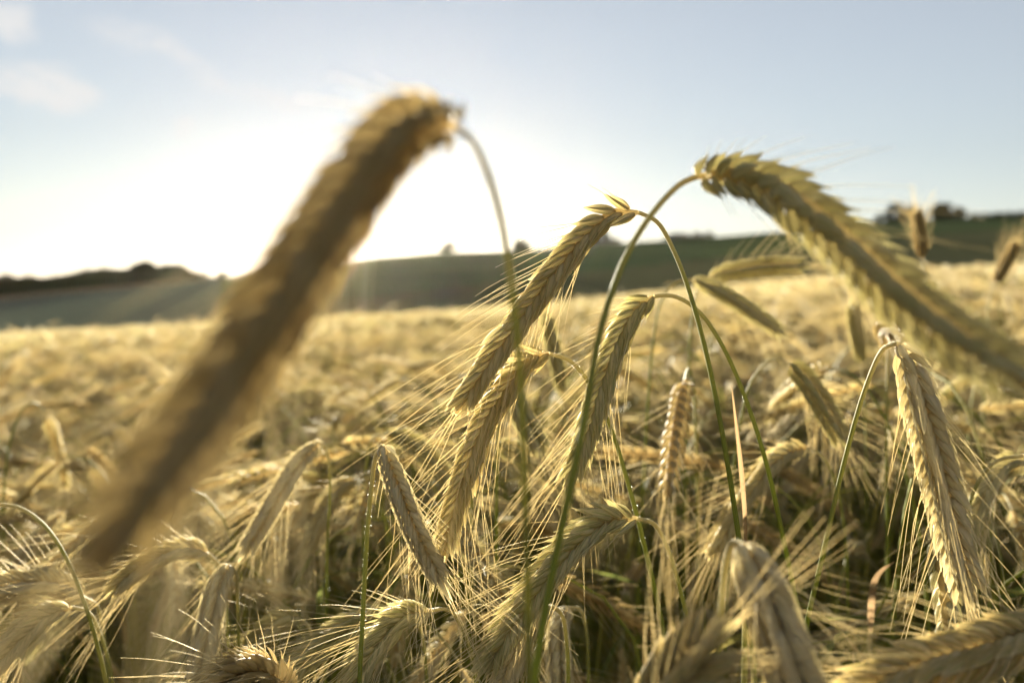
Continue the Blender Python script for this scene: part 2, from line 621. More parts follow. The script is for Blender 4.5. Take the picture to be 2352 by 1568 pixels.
def terrain(name, r_list, az_list, pick, mats):
    mb = MB()
    r, a = np.meshgrid(r_list, az_list, indexing="ij")
    x, y = r * np.sin(a), r * np.cos(a)
    v = np.stack([x, y, ground_h(x, y)], -1).reshape(-1, 3)
    n, k = r.shape
    i = np.arange(n - 1)[:, None] * k
    j = np.arange(k - 1)[None]
    q = np.stack([i + j, i + j + 1, i + k + j + 1, i + k + j], -1).reshape(-1, 4)[:, ::-1]
    mb.v, mb.f, mb.n = [v], [np.full((len(v), 3), .5)], len(v)
    mb.q = [q]
    cr = 0.5 * (r_list[:-1] + r_list[1:])[:, None] + 0 * az_list[None, 1:]
    ca = 0.5 * (az_list[:-1] + az_list[1:])[None] + 0 * r_list[1:, None]
    mb.qm = [pick(cr, ca).ravel()]
    o = mb.build(name, mats)
    o["kind"] = "structure"
    return o


def pick_land(r, a):
    px = px_of(a)
    k = (r - R_EDGE) / (R_CREST - R_EDGE)
    # the tan strip on the left slope lies between two field borders running up to the right
    b0 = np.interp(px, [-900, 0, 430, 520], [.70, .68, .78, .95])
    out = np.where(r < R_EDGE, 0, np.where(r > R_CREST * 1.02, 4, 1))
    mid = (r >= R_EDGE) & (r <= R_CREST * 1.02) & (px >= 520)
    out = np.where(mid & (k > np.interp(px, [520, 1300, 2400], [1.1, .86, .72])), 5, out)
    out = np.where(mid & (k < np.interp(px, [520, 1300, 2400], [.1, .22, .40])), 6, out)
    left = (r >= R_EDGE) & (r <= R_CREST * 1.02) & (px < 520)
    out = np.where(left, np.where(k > b0, 2, 3), out)
    return out


rl = np.concatenate([[0.05], np.geomspace(0.4, 69, 26), [70.0], np.linspace(74, 300, 60), [306], np.geomspace(340, 4000, 8)])
front = np.linspace(R(-62), R(62), 180)
terrain("ground", rl, front, pick_land, [SOIL, GREENF, TANF, BLUEF, FARF, DARKF, OLIVEF])
back_az = np.linspace(R(62), R(298), 60)
terrain("back_ground", np.concatenate([[0.05], np.geomspace(1, 4000, 14)]), back_az, lambda r, a: np.where(r < R_EDGE, 0, 4), [SOIL, GREENF, TANF, BLUEF, FARF, DARKF, OLIVEF])

# ------------------------------------------------------------------ things


def thing(name, label, cat, group, loc=(0, 0, 0), rz=0.0):
    o = bpy.data.objects.new(name, None)
    o.empty_display_size = 0.05
    COL.objects.link(o)
    o.location = loc
    o.rotation_euler = (0, 0, rz)
    if label:
        o["label"] = label
    o["category"] = cat
    if group:
        o["group"] = group
    return o


G_PLANTS = "rye plants of the field"


def rye(label, ear=None, stem=None, seed=0, face=0.0, kind=STRAW, width=1.0, awn=1.0, spread=1.0, fuzz=True, ground=True,
        leaf=None, stem_tint=0.1, r_stem=0.0015, lod=0, nsp=None, lenf=1.0, plump=1.15, splay=1.0, r_top=.0008, awn_r=1.0, category="rye plant"):
    """one rye plant posed by hand. ear: (x, y, depth) from ear base to ear tip; stem: (x, y, depth) from the ear base downward"""
    rng = np.random.default_rng(seed)
    if abs(face) >= 30 and seed != 8 and splay == 1.0:
        splay, plump = 1.35, 1.4
    e3 = np.array([P(*p) for p in ear])
    s3 = [P(*p) for p in stem]
    lo = s3[-1]
    prev = s3[-2]
    d = unit(lo - prev)
    gx, gy = lo[0] + d[0] * 0.25, lo[1] + d[1] * 0.25
    gz = float(ground_h(gx, gy))
    mid = np.array((lo[0] + d[0] * .14, lo[1] + d[1] * .14, (lo[2] + gz) * .62))
    s3 = np.array(s3 + [mid, np.array((gx, gy, gz - 0.01))])
    base = np.array((gx, gy, gz))
    root = thing("rye_plant", label, category, G_PLANTS, base)
    sp = catmull(e3, 60)
    view = unit(CAM - sp[25])
    T = unit(sp[30] - sp[20])
    n0 = view - T * np.dot(view, T)
    n0 = unit(n0)
    n0 = n0 * math.cos(R(face)) + np.cross(T, n0) * math.sin(R(face))
    em, bm_ = ear_meshes(sp - base, n0, rng, lod, width * 1.22, awn, spread, awn_r, nsp=nsp, lenf=lenf, plump=plump, splay=splay, seat=(.0017, .0009, .85, .55) if abs(face) > 55 else (.0005, .0019, .55, .85))
    st = catmull(s3, 700) - base
    sm = stem_mesh(st, r_top=r_top, r_low=r_stem, rng=rng, fuzz=(380, 0.09) if fuzz else None, tint=stem_tint, n=90)
    sm.build("stem", [STEM, FUZZ], root)
    eo = em.build("ear", [kind], root)
    bm_.build("beard", [AWN], eo)
    if leaf:
        for (h, az, ln, wd, rise, droop, tint) in leaf:
            i = int(np.argmin(np.abs(st[:, 2] - h)))
            leaf_mesh(st[i], R(az), ln, wd, rise, droop, rng, 0, tint).build("leaf", [LEAF], root)
    return root


def line(pts, d0, d1):
    """pairs (x, y) with a depth running from d0 to d1"""
    n = len(pts)
    return [(x, y, d0 + (d1 - d0) * i / (n - 1)) for i, (x, y) in enumerate(pts)]


# --- the sharp ears in the middle
rye("sharp golden ear hanging steeply in the middle, topmost of the sharp ears",
    line([(1466, 488), (1418, 487), (1345, 540), (1262, 640), (1185, 745), (1112, 850), (1046, 950)], .362, .372),
    line([(1466, 488), (1508, 508), (1545, 570), (1582, 665), (1622, 810), (1660, 1000), (1692, 1200), (1722, 1440), (1735, 1590)], .362, .372),
    1, face=-12)
rye("sharp green veined ear in the middle, crossed by a thick blurred stalk",
    line([(1502, 680), (1462, 712), (1415, 795), (1378, 900), (1346, 1005), (1310, 1100)], .385, .380),
    line([(1502, 680), (1548, 680), (1602, 712), (1660, 795), (1718, 930), (1762, 1070), (1802, 1250), (1840, 1440), (1858, 1560)], .385, .40),
    2, face=10, kind=GREENISH, width=.92)
rye("sharp straw ear on a short hooked neck, tucked just below the topmost sharp ear",
    line([(1262, 812), (1214, 830), (1172, 885), (1118, 965), (1078, 1065), (1045, 1170), (1018, 1275)], .385, .372),
    line([(1262, 812), (1305, 826), (1348, 872), (1400, 975), (1440, 1100), (1482, 1260), (1522, 1440), (1545, 1580)], .385, .385),
    3, face=18, kind=STRAW, width=.95, awn=1.05)
rye("small chalky pale ear showing plump kernels, bent over on a thin dark green stalk",
    line([(880, 1022), (892, 1060), (918, 1130), (950, 1210), (984, 1280), (1018, 1345)], .352, .350),
    line([(880, 1022), (866, 1040), (852, 1130), (842, 1250), (832, 1440), (825, 1590)], .352, .356),
    4, face=80, kind=CHALKY, width=.66, stem_tint=0.0, r_stem=.0012, nsp=36, lenf=.72, plump=1.5, splay=1.6)
rye("long sharp pale ear hanging almost straight down with a long beard",
    line([(2062, 788), (2085, 830), (2108, 910), (2136, 1010), (2164, 1120), (2194, 1250), (2232, 1385)], .345, .335),
    line([(2062, 788), (2030, 800), (1992, 880), (1942, 1050), (1884, 1300), (1850, 1450), (1838, 1590)], .345, .385),
    5, face=62, kind=CHALKY, width=.86, awn=1.15, spread=.35, nsp=40, plump=1.45, splay=1.25)
rye("broad greenish ear arching low over the bottom centre with a wide fan of awns",
    line([(1462, 1190), (1405, 1190), (1340, 1228), (1278, 1290), (1218, 1368), (1162, 1450), (1105, 1545)], .372, .355),
    line([(1462, 1190), (1502, 1202), (1535, 1262), (1560, 1345), (1585, 1450), (1600, 1580)], .372, .39),
    6, face=-20, kind=GREENISH, width=1.0)
rye("large blurred green and gold ear sloping down across the right, on a thick arched stalk",
    line([(1606, 405), (1672, 400), (1760, 425), (1845, 480), (1950, 566), (2060, 668), (2165, 752), (2275, 828), (2385, 902)], .262, .175),
    line([(1606, 405), (1566, 420), (1500, 488), (1442, 580), (1402, 680), (1370, 800), (1345, 950), (1312, 1110), (1280, 1260), (1246, 1440), (1224, 1590)], .262, .235),
    7, face=38, kind=GREENISH, width=.88, splay=1.02, nsp=42, awn=.8, awn_r=.55, r_stem=.0014)
rye("very blurred dark brown ear leaning across the low sun, nearest of all",
    line([(1042, 290), (988, 282), (915, 318), (845, 395), (765, 510), (680, 640), (585, 785), (492, 920), (398, 1050), (300, 1185), (225, 1310)], .168, .100),
    line([(1042, 290), (1082, 320), (1122, 405), (1150, 500), (1168, 600), (1186, 750), (1198, 900), (1203, 1050), (1211, 1300), (1216, 1590)], .168, .21),
    8, face=32, kind=GOLDEN, width=.92, nsp=44, r_stem=.0009, r_top=.0006, stem_tint=.5, awn=.75, awn_r=.5, spread=1.6, fuzz=False, lenf=.85, splay=.85)
# --- ears a little behind the sharp ones
rye("softly blurred green ear tilted down to the right behind the two crossing stalks",
    line([(1590, 642), (1640, 662), (1690, 692), (1745, 728), (1800, 768)], .72, .70),
    line([(1590, 642), (1552, 648), (1520, 690), (1502, 770), (1490, 900), (1478, 1100), (1470, 1300)], .72, .74),
    9, face=60, kind=GREENISH, width=.8)
rye("blurred ear lying level against the green hill with its awns combed upward",
    line([(1628, 640), (1672, 626), (1730, 616), (1790, 610), (1850, 612)], .74, .70),
    line([(1628, 640), (1604, 662), (1588, 740), (1580, 900), (1574, 1150)], .74, .78),
    10, face=50, kind=GREENISH, width=.85, awn=1.0, spread=2.0)
rye("blurred green ear on a pale arched neck, drooping left of the pale hanging ear",
    line([(1812, 832), (1850, 872), (1885, 925), (1915, 975), (1940, 1015)], .60, .58),
    line([(1812, 832), (1772, 828), (1728, 872), (1702, 960), (1684, 1080), (1672, 1300)], .60, .64),
    11, face=40, kind=GREENISH, width=.85)
rye("foreshortened bristly ear pointing at the viewer above the long pale ear",
    [(2040, 800, .60), (2030, 762, .585), (2052, 742, .55), (2078, 752, .52), (2090, 775, .505)],
    line([(2040, 800), (2038, 880), (2036, 1050), (2038, 1250), (2040, 1420)], .60, .62),
    12, face=0, kind=GOLDEN, width=.75)
rye("blurred pale ear rising from the bottom edge in front of the crossing stalks",
    line([(1702, 1250), (1740, 1330), (1775, 1420), (1812, 1520), (1850, 1640)], .255, .235),
    line([(1702, 1250), (1682, 1244), (1668, 1290), (1656, 1400), (1648, 1590)], .255, .27),
    13, face=70, kind=CHALKY, width=.85, awn=.8, splay=1.3, plump=1.4)
rye("stout golden ear lying level in the bottom right corner, awns combed upward",
    line([(2440, 1452), (2350, 1470), (2240, 1500), (2120, 1535), (2000, 1590), (1930, 1640)], .265, .25),
    line([(2440, 1452), (2490, 1462), (2520, 1540), (2530, 1680)], .265, .28),
    14, face=30, kind=STRAW, width=1.0)
rye("blurred yellow upright ear with a brush of awns at the bottom edge",
    line([(1480, 1650), (1525, 1590), (1572, 1535), (1625, 1480)], .245, .235),
    line([(1480, 1650), (1462, 1690), (1450, 1760)], .245, .25),
    15, face=40, kind=STRAW, width=.95, awn=.9)
rye("sharp curled ear seen end on with bristling awns at the bottom edge",
    line([(640, 1610), (628, 1560), (585, 1540), (540, 1548), (495, 1575), (460, 1620)], .36, .335),
    line([(640, 1610), (648, 1650), (652, 1720)], .36, .37),
    16, face=80, kind=GOLDEN, width=.9, awn=.7, spread=3.0)
rye("greenish ear pointing down left, behind the thin dark stalk",
    line([(905, 1400), (845, 1418), (780, 1452), (710, 1505), (640, 1565)], .46, .44),
    line([(905, 1400), (945, 1408), (968, 1450), (980, 1560)], .46, .47),
    17, face=-25, kind=GREENISH, width=.95)
rye("sharp green veined ear on a long pale arched neck beside the thin dark stalk",
    line([(985, 1402), (930, 1412), (880, 1455), (840, 1510), (800, 1590)], .395, .375),
    line([(985, 1402), (1030, 1400), (1066, 1450), (1088, 1530), (1098, 1620)], .395, .41),
    18, face=-12, kind=GREENISH, width=.95)
rye("slim grey green ear slanting down on a hooked neck, left of the chalky ear",
    line([(738, 1014), (695, 1052), (650, 1120), (606, 1195), (556, 1275)], .56, .53),
    line([(738, 1014), (752, 1040), (758, 1130), (752, 1240), (750, 1400), (748, 1560)], .56, .58),
    19, face=75, kind=CHALKY, width=.8)
rye("grey green kernel ear hanging from a tight hook near the bottom edge",
    line([(524, 1296), (505, 1335), (488, 1400), (472, 1470), (455, 1550)], .47, .45),
    line([(524, 1296), (540, 1312), (546, 1380), (548, 1470), (548, 1590)], .47, .48),
    20, face=80, kind=CHALKY, width=.85)
rye("long golden ear drooping left below the tip of the nearest dark ear",
    line([(478, 1270), (425, 1262), (370, 1278), (315, 1310), (262, 1350)], .50, .47),
    line([(478, 1270), (505, 1300), (518, 1380), (524, 1500), (526, 1590)], .50, .52),
    21, face=15, kind=STRAW, width=.9)
rye("tall arched pale stalk bowing over the left edge with its ear mostly out of view",
    line([(0, 1158), (-60, 1170), (-120, 1215), (-170, 1280), (-210, 1360)], .45, .43),
    line([(0, 1158), (45, 1166), (100, 1204), (150, 1276), (190, 1372), (222, 1475), (246, 1590)], .45, .44),
    22, face=10, kind=STRAW, width=.95, stem_tint=.6)
rye("plump golden ear drooping to the left edge from a short curved neck",
    line([(165, 1394), (112, 1406), (60, 1448), (5, 1502), (-50, 1560)], .45, .43),
    line([(165, 1394), (202, 1404), (228, 1450), (250, 1520), (262, 1600)], .45, .47),
    23, face=-20, kind=STRAW, width=1.0)
rye("pale awned ear lying level at the left edge below the arched stalk",
    line([(195, 1372), (140, 1350), (80, 1344), (10, 1352), (-60, 1380)], .50, .47),
    line([(195, 1372), (222, 1390), (240, 1460), (248, 1560)], .50, .53),
    24, face=30, kind=CHALKY, width=1.0)
rye("pale stalk arching out over the right edge from behind the long hanging ear",
    line([(2352, 1046), (2400, 1058), (2450, 1110), (2490, 1190)], .42, .41),
    line([(2352, 1046), (2290, 1058), (2245, 1110), (2218, 1195), (2205, 1330), (2200, 1500)], .42, .46),
    25, face=10, kind=STRAW, stem_tint=.8, width=.95)
rye("greenish ear drooping beside the right edge under the arched pale stalk",
    line([(2360, 1062), (2315, 1072), (2275, 1120), (2245, 1180), (2222, 1245)], .52, .50),
    line([(2360, 1062), (2392, 1090), (2405, 1180), (2410, 1350)], .52, .55),
    26, face=20, kind=GREENISH, width=.9)
rye("blurred ear drooping down left behind the two middle stalks on a pale arched neck",
    line([(1856, 1026), (1795, 1045), (1735, 1108), (1680, 1190), (1630, 1280)], .56, .53),
    line([(1856, 1026), (1892, 1052), (1922, 1120), (1940, 1220), (1948, 1400)], .56, .6),
    27, face=-15, kind=STRAW, width=1.0)
rye("small plump ear nodding left on a hooked neck low down near the thin dark stalk",
    line([(688, 1420), (650, 1424), (610, 1452), (575, 1495), (540, 1550)], .50, .48),
    line([(688, 1420), (710, 1440), (720, 1490), (726, 1590)], .50, .51),
    28, face=20, kind=GREENISH, width=.95)
rye("arched straw ear drooping left behind the chalky pale ear",
    line([(815, 1100), (775, 1130), (738, 1190), (705, 1265)], .66, .63),
    line([(815, 1100), (842, 1092), (872, 1130), (888, 1230), (892, 1400)], .66, .7),
    29, face=20, kind=STRAW, width=.95)
rye("green ear drooping right in the gap between the two lowest sharp middle ears",
    line([(1140, 1018), (1180, 1034), (1225, 1060), (1270, 1085), (1310, 1118)], .62, .60),
    line([(1140, 1018), (1112, 1020), (1092, 1060), (1082, 1200), (1078, 1400)], .62, .66),
    30, face=40, kind=GREENISH, width=.9)
rye("greenish ear bowed right just behind the top of the chalky pale ear",
    line([(885, 998), (930, 1008), (975, 1040), (1015, 1085), (1045, 1135)], .66, .64),
    line([(885, 998), (858, 1006), (842, 1060), (836, 1200), (832, 1400)], .66, .7),
    31, face=40, kind=GREENISH, width=.9)
rye("bright backlit ear hanging straight into the bottom edge between blurred stalks",
    line([(1262, 1390), (1225, 1422), (1190, 1490), (1160, 1560), (1135, 1640)], .39, .365),
    line([(1262, 1390), (1290, 1410), (1302, 1480), (1306, 1590)], .39, .41),
    32, face=15, kind=CHALKY, width=.9)
rye("grey green ear hanging straight down at the bottom edge right of the blurred stalks",
    line([(1302, 1395), (1288, 1430), (1284, 1490), (1288, 1560), (1292, 1620)], .50, .48),
    line([(1302, 1395), (1332, 1398), (1346, 1440), (1352, 1590)], .50, .52),
    33, face=75, kind=CHALKY, width=.85)
rye("upright orange ear standing against the green hill beside the large blurred ear",
    line([(2120, 592), (2116, 560), (2110, 525), (2104, 488)], .88, .88),
    line([(2120, 592), (2126, 660), (2130, 800), (2132, 1000)], .88, .88),
    34, face=30, kind=GOLDEN, width=.7, awn=.5)
rye("upright golden ear leaning right against the dark hill at the right edge",
    line([(2285, 650), (2300, 622), (2316, 592), (2332, 560)], .95, .94),
    line([(2285, 650), (2272, 700), (2262, 850), (2258, 1000)], .95, .97),
    35, face=30, kind=GOLDEN, width=.7, awn=.5)
rye("dark upright ear standing behind the large blurred ear in the middle rows",
    line([(1978, 832), (1972, 790), (1964, 745), (1958, 700)], .85, .85),
    line([(1978, 832), (1984, 900), (1988, 1000), (1990, 1150)], .85, .86),
    36, face=70, kind=GREENISH, width=.8, awn=.5)
rye("slim dark green ear standing nearly upright behind the beard of the topmost sharp ear",
    line([(1292, 905), (1282, 850), (1268, 790), (1254, 725)], .72, .72),
    line([(1292, 905), (1300, 980), (1304, 1100), (1304, 1300)], .72, .73),
    37, face=75, kind=GREENISH, width=.75, awn=.5)
rye("bent green ear hanging close behind the blurred stalks below the slim upright ear",
    line([(1182, 900), (1196, 945), (1218, 985), (1240, 1025)], .56, .55),
    line([(1182, 900), (1168, 890), (1150, 930), (1142, 1050), (1140, 1300)], .56, .6),
    38, face=70, kind=GREENISH, width=.8, awn=.7)

# --- a dry blade and a torn leaf that stand on stalks of their own


def blade(label, pts, d0, d1, width, tint, seed, category="dry leaf"):
    p = np.array([P(*q) for q in line(pts, d0, d1)])
    lo = p[-1]
    base = np.array((lo[0], lo[1] + .02, float(ground_h(lo[0], lo[1] + .02))))
    root = thing("grass_blade", label, category, None, base)
    c = resample(catmull(p, 30), 16) - base
    mb = MB()
    k = np.linspace(0, 1, 16)
    w = width * np.interp(k, [0, .1, .45, .8, 1], [.06, .4, 1, .9, .6])
    side = unit(np.cross(unit(np.gradient(c, axis=0)), np.array((0, 1, .2))))
    fw = np.array((0, -1, 0.0))
    v = np.stack([c - side * w[:, None] / 2 + fw * w[:, None] * .3, c, c + side * w[:, None] / 2 + fw * w[:, None] * .3], 1)
    f = np.zeros((16, 3, 3))
    f[:, :, 0] = (0, .5, 1)
    f[:, :, 1] = .2
    f[:, :, 2] = tint
    i = np.arange(15)[:, None] * 3
    j = np.arange(2)[None]
    mb.add(v, np.stack([i + j, i + j + 1, i + j + 4, i + j + 3], -1).reshape(-1, 4), None, 0, f)
    mb.build("blade", [LEAF], root)
    s = np.vstack([c[-1], c[-1] * np.array((.5, .5, .6)), (0, 0, -.01)])
    stem_mesh(catmull(s, 20), tint=.7, n=20, r_top=.0012).build("stalk", [STEM, FUZZ], root)


blade("thin dry reddish brown leaf blade standing up between the two middle stalks", [(1680, 885), (1690, 970), (1702, 1080), (1710, 1180), (1714, 1290)], .40, .41, .0019, .95, 1)
blade("short torn orange leaf sticking out to the right below the pale hanging ear", [(2054, 1290), (2028, 1305), (2008, 1330), (2000, 1380), (1998, 1450)], .50, .52, .004, 1.0, 2)
blade("narrow yellow green leaf blade low down between blurred stalks", [(1540, 1420), (1548, 1470), (1556, 1530), (1560, 1600)], .62, .62, .006, .3, 3, "green leaf")
blade("yellow leaf tip poking up by the hooked kernel ear", [(742, 1330), (735, 1370), (738, 1420), (742, 1500)], .62, .62, .006, .3, 4, "green leaf")

# --- the crowd of single plants between and behind them


def plant_curve(rng, H, turn, neck, ear_len, lean):
    """stem and ear of a plant growing from the origin, bowing towards +x; apex at height H"""
    ds = 0.01
    n_st, n_neck = 130, int(neck / ds)
    th = np.concatenate([np.linspace(R(rng.uniform(0, 2)), R(lean), n_st - n_neck), R(lean) + (R(turn * .86) - R(lean)) * np.linspace(0, 1, n_neck) ** 1.5,
                         np.linspace(R(turn * .88), R(turn), int(ear_len / ds) + 1)])
    p = np.concatenate([[(0, 0, 0)], np.cumsum(np.stack([np.sin(th), 0.03 * np.sin(np.linspace(0, 3, len(th)) + rng.uniform(0, 6)), np.cos(th)], 1) * ds, 0)])
    p[:, 2] += H - p[:, 2].max()
    k = n_st + 1
    cut = np.argmax(p[:, 2] > 0)
    st = p[cut:k].copy()
    st[0, 2] = -0.01
    e = p[k - 1:]
    sh = st[0].copy()
    sh[2] = 0
    return st - sh, e - sh


def plant_parts(rng, H, turn, neck, ear_len, lean, lod, width, awn, awn_r=1.0, sides=5, leaves=1, spread=1.0, keep=.55):
    st, e = plant_curve(rng, H, turn, neck, ear_len, lean)
    sp = catmull(resample(e, 6), 40)
    n0 = np.array((rng.normal(), rng.normal() + .01, rng.normal()))
    em, bm_ = ear_meshes(sp, unit(n0), rng, lod, width * 1.2, awn, spread, awn_r, open_base=True, keep=keep, seat=(.0009, .0014, .7, .7))
    sm = stem_mesh(st[::-1], sides=sides, n=26, rng=rng, tint=rng.uniform(0, .7))
    lv = []
    for _ in range(leaves):
        h = rng.uniform(.62, .95) * H
        i = int(np.argmin(np.abs(st[:, 2] - h)))
        lv.append(leaf_mesh(st[i], rng.uniform(0, 6.3), rng.uniform(.10, .2), rng.uniform(.003, .006), rng.uniform(20, 75), rng.uniform(30, 150), rng, 0, rng.choice([.1, .2, .25, .3, .4, .6, .8])))
    return sm, em, bm_, lv


POSES = [("bowed", 118), ("hanging", 150), ("level", 96), ("hanging", 162), ("bowed", 128), ("bowed", 110), ("hanging", 142), ("upright", 38), ("bowed", 122), ("level", 88), ("hanging", 155), ("nodding", 70), ("bowed", 133), ("hanging", 168)]
KIND_OF = [STRAW, GREENISH, STRAW, CHALKY, GOLDEN]
KIND_WORD = ["straw coloured", "greenish", "straw coloured", "pale grey green", "golden"]
protos = []
rng = np.random.default_rng(77)
for i, (pose, turn) in enumerate(POSES):
    k = i % 5
    sm, em, bm_, lv = plant_parts(rng, CANOPY, turn, rng.uniform(.12, .24), rng.uniform(.075, .11), rng.uniform(2, 9), 1, rng.uniform(.82, 1.0), rng.uniform(.75, 1.05), 1.0, leaves=1 + i % 2)
    protos.append((pose, k, sm.mesh("stem", [STEM, FUZZ]), em.mesh("ear", [KIND_OF[k]]), bm_.mesh("beard", [AWN]), [q.mesh("leaf", [LEAF]) for q in lv]))

ZONES = [(250, "by the left edge"), (520, "below the nearest dark ear"), (740, "by the slim grey green ear"), (960, "by the chalky pale ear"),
         (1180, "behind the sharp middle ears"), (1420, "behind the crossing blurred stalks"), (1680, "between the middle stalks"), (1900, "behind the V of two stalks"),
         (2120, "left of the pale hanging ear"), (9999, "by the right edge")]


def put_plant(i, label, loc, rz, sc, tilt):
    pose, k, ms, me, mb_, ml = protos[i]
    root = thing("rye_plant", label, "rye plant", G_PLANTS, loc, rz)
    root.scale = (sc, sc, sc)
    root.rotation_euler = (tilt[0], tilt[1], rz)
    out = []
    for nm, mesh, par in [("stem", ms, root), ("ear", me, root)] + [("leaf", q, root) for q in ml]:
        o = bpy.data.objects.new(nm, mesh)
        COL.objects.link(o)
        o.parent = par
        out.append(o)
    b = bpy.data.objects.new("beard", mb_)
    COL.objects.link(b)
    b.parent = out[1]


rng = np.random.default_rng(5)
N_CROWD, D0, D1 = 260, 0.54, 1.24
cells = []
placed = 0
tries = 0
while placed < N_CROWD and tries < 20000:
    tries += 1
    d = math.sqrt(rng.uniform(D0 ** 2, D1 ** 2))
    px = rng.uniform(-120, 2470)
    x, y = (px - 1176) / F * d, d * .999
    if any((x - a) ** 2 + (y - b) ** 2 < .030 ** 2 for a, b in cells):
        continue
    cells.append((x, y))
    i = int(rng.integers(len(protos)))
    pose, k = protos[i][0], protos[i][1]
    sc = 1.0 + rng.normal(-.012, .028)
    if pose == "upright":
        sc *= .9
    # nothing of the crowd reaches up into the band of the far hills unless it stands far back
    ztop = CAM[2] - (800 - 690) / F * d
    sc = min(sc, (ztop - float(ground_h(x, y))) / CANOPY)
    rz = rng.uniform(0, 2 * np.pi)
    a = (math.degrees(rz) + 360) % 360
    way = "to the right" if a < 50 or a > 310 else "away from view" if a < 130 else "to the left" if a < 230 else "towards the viewer"
    zone = next(z for lim, z in ZONES if px < lim)
    row = "front rows" if d < .8 else "middle rows" if d < 1.1 else "back rows"
    label = f"{KIND_WORD[k]} {pose} ear {way}, {row}, {zone}"
    put_plant(i, label, (x, y, float(ground_h(x, y))), rz, sc, (rng.normal(0, .03), rng.normal(0, .03)))
    placed += 1

# --- the rest of the field: nobody could count it, so ONE object of crop patches strewn over the ground


def far_ear(mb, e, rng, width):
    """an ear as it reads from metres away: a knobbly spike with some awns"""
    p = resample(e, 13)
    r = .0052 * width * np.interp(np.linspace(0, 1, 13), [0, .15, .6, 1], [.45, 1, .95, .3]) * (1 + .22 * (np.arange(13) % 2))
    tube(mb, p, r, 5, 0, rng.uniform(0, 1))
    T = unit(p[-1] - p[0])
    for _ in range(11):
        o = p[int(rng.integers(2, 13))]
        d = unit(T + rng.normal(0, .33, 3))
        w = unit(np.cross(d, rng.normal(0, 1, 3))) * .0007
        mb.add(np.array([o - w, o + w, o + d * rng.uniform(.04, .075)]), None, np.array([[0, 1, 2]]), 1, np.full((3, 3), rng.uniform(0, 1)))


def patch(rng, size, n, lod, h_sd):
    mb = MB()
    for _ in range(n):
        turn = rng.choice([38, 70, 88, 96, 110, 118, 122, 128, 133, 142, 150, 155, 165])
        H = CANOPY + rng.normal(-.03, h_sd)
        rz = rng.uniform(0, 2 * np.pi)
        M = np.eye(4)
        M[:3, :3] = np.array(Euler((rng.normal(0, .03), rng.normal(0, .03), rz)).to_matrix())
        M[:2, 3] = rng.uniform(-size / 2, size / 2, 2)
        ek = int(rng.choice([0, 0, 3, 4, 5] if lod == 1 else [0, 3, 5, 5, 5]))
        if lod == 1:
            sm, em, bm_, lv = plant_parts(rng, H, turn, rng.uniform(.12, .24), rng.uniform(.075, .11), rng.uniform(2, 9), 1, rng.uniform(.82, 1.0), rng.uniform(.8, 1.1), 1.2, 4, leaves=int(rng.integers(0, 2)), keep=.8)
            mb.merge(sm.arrays(), M, 2)
            a = list(em.arrays())
            a[4], a[5] = a[4] + ek, a[5] + ek
            mb.merge(a, M)
            mb.merge(bm_.arrays(), M, 1)
            for q in lv:
                mb.merge(q.arrays(), M, 6)
        else:
            st, e = plant_curve(rng, H, turn, rng.uniform(.12, .24), .10, rng.uniform(2, 9))
            m2, m3 = MB(), MB()
            far_ear(m3, e, rng, 1.1)
            a = list(m3.arrays())
            a[4] = np.where(a[4] == 0, ek, a[4])
            mb.merge(a, M)
            tube(m2, resample(st[len(st) // 2:], 9), .0016, 3, 2, rng.uniform(0, 1), np.linspace(.9, 0, 9))
            if rng.uniform() < .5:
                i = int(len(st) * rng.uniform(.6, .95))
                lm = leaf_mesh(st[i], rng.uniform(0, 6.3), .16, .009, 50, 110, rng, 6, rng.choice([.2, .3, .5, .6, .7]), 4)
                m2.merge(lm.arrays())
            mb.merge(m2.arrays(), M)
    return mb


rng = np.random.default_rng(901)
field = MB()
tid = []
N_NEAR, N_FAR = 6, 5
for i in range(N_NEAR):
    pb = patch(rng, .42, 80, 1, .024)
    field.merge(pb.arrays())
    tid += [i] * pb.n
for i in range(N_FAR):
    pb = patch(rng, 1.7, 760, 2, .055)
    field.merge(pb.arrays())
    tid += [N_NEAR + i] * pb.n
pts, kinds_, rots, scls = [], [], [], []


def strew(x, y, k, sc):
    z = float(ground_h(x, y))
    e = .3
    nx, ny = float(ground_h(x - e, y) - ground_h(x + e, y)) / (2 * e), float(ground_h(x, y - e) - ground_h(x, y + e)) / (2 * e)
    n = Vector((nx, ny, 1)).normalized()
    q = Vector((0, 0, 1)).rotation_difference(n).to_matrix() @ Matrix.Rotation(rng.uniform(0, 2 * np.pi), 3, "Z")
    pts.append((x, y, z))
    kinds_.append(-1 - k)
    rots.append(tuple(q.to_euler()))
    scls.append(sc)


LIM = math.tan(R(34))
step = .36
for iy in range(-4, 20):
    for ix in range(-22, 23):
        x, y = ix * step + rng.uniform(-.08, .08), iy * step + rng.uniform(-.08, .08)
        r = math.hypot(x, y)
        if r > 6.2 or r < .75:
            continue
        inside = y > 0 and abs(x) < y * .56 + .28
        if inside and y < D1 + .14:
            continue
        if not inside and (abs(x) > abs(y) * .9 + 1.1 or y < -1.0):
            continue
        strew(x, y, int(rng.integers(N_NEAR)), 1 + rng.normal(0, .025))
step = 1.45
for iy in range(0, 50):
    for ix in range(-40, 41):
        x, y = ix * step + rng.uniform(-.3, .3), iy * step + rng.uniform(-.3, .3)
        r = math.hypot(x, y)
        if r < 6.4 or r > R_EDGE - .6 or abs(x) > y * LIM + 3:
            continue
        strew(x, y, N_NEAR + int(rng.integers(N_FAR)), 1 + rng.normal(0, .03))
pts = np.array(pts)
nv = field.n
field.add(pts, f=np.full((len(pts), 3), .5))
tid = np.array(tid + kinds_)
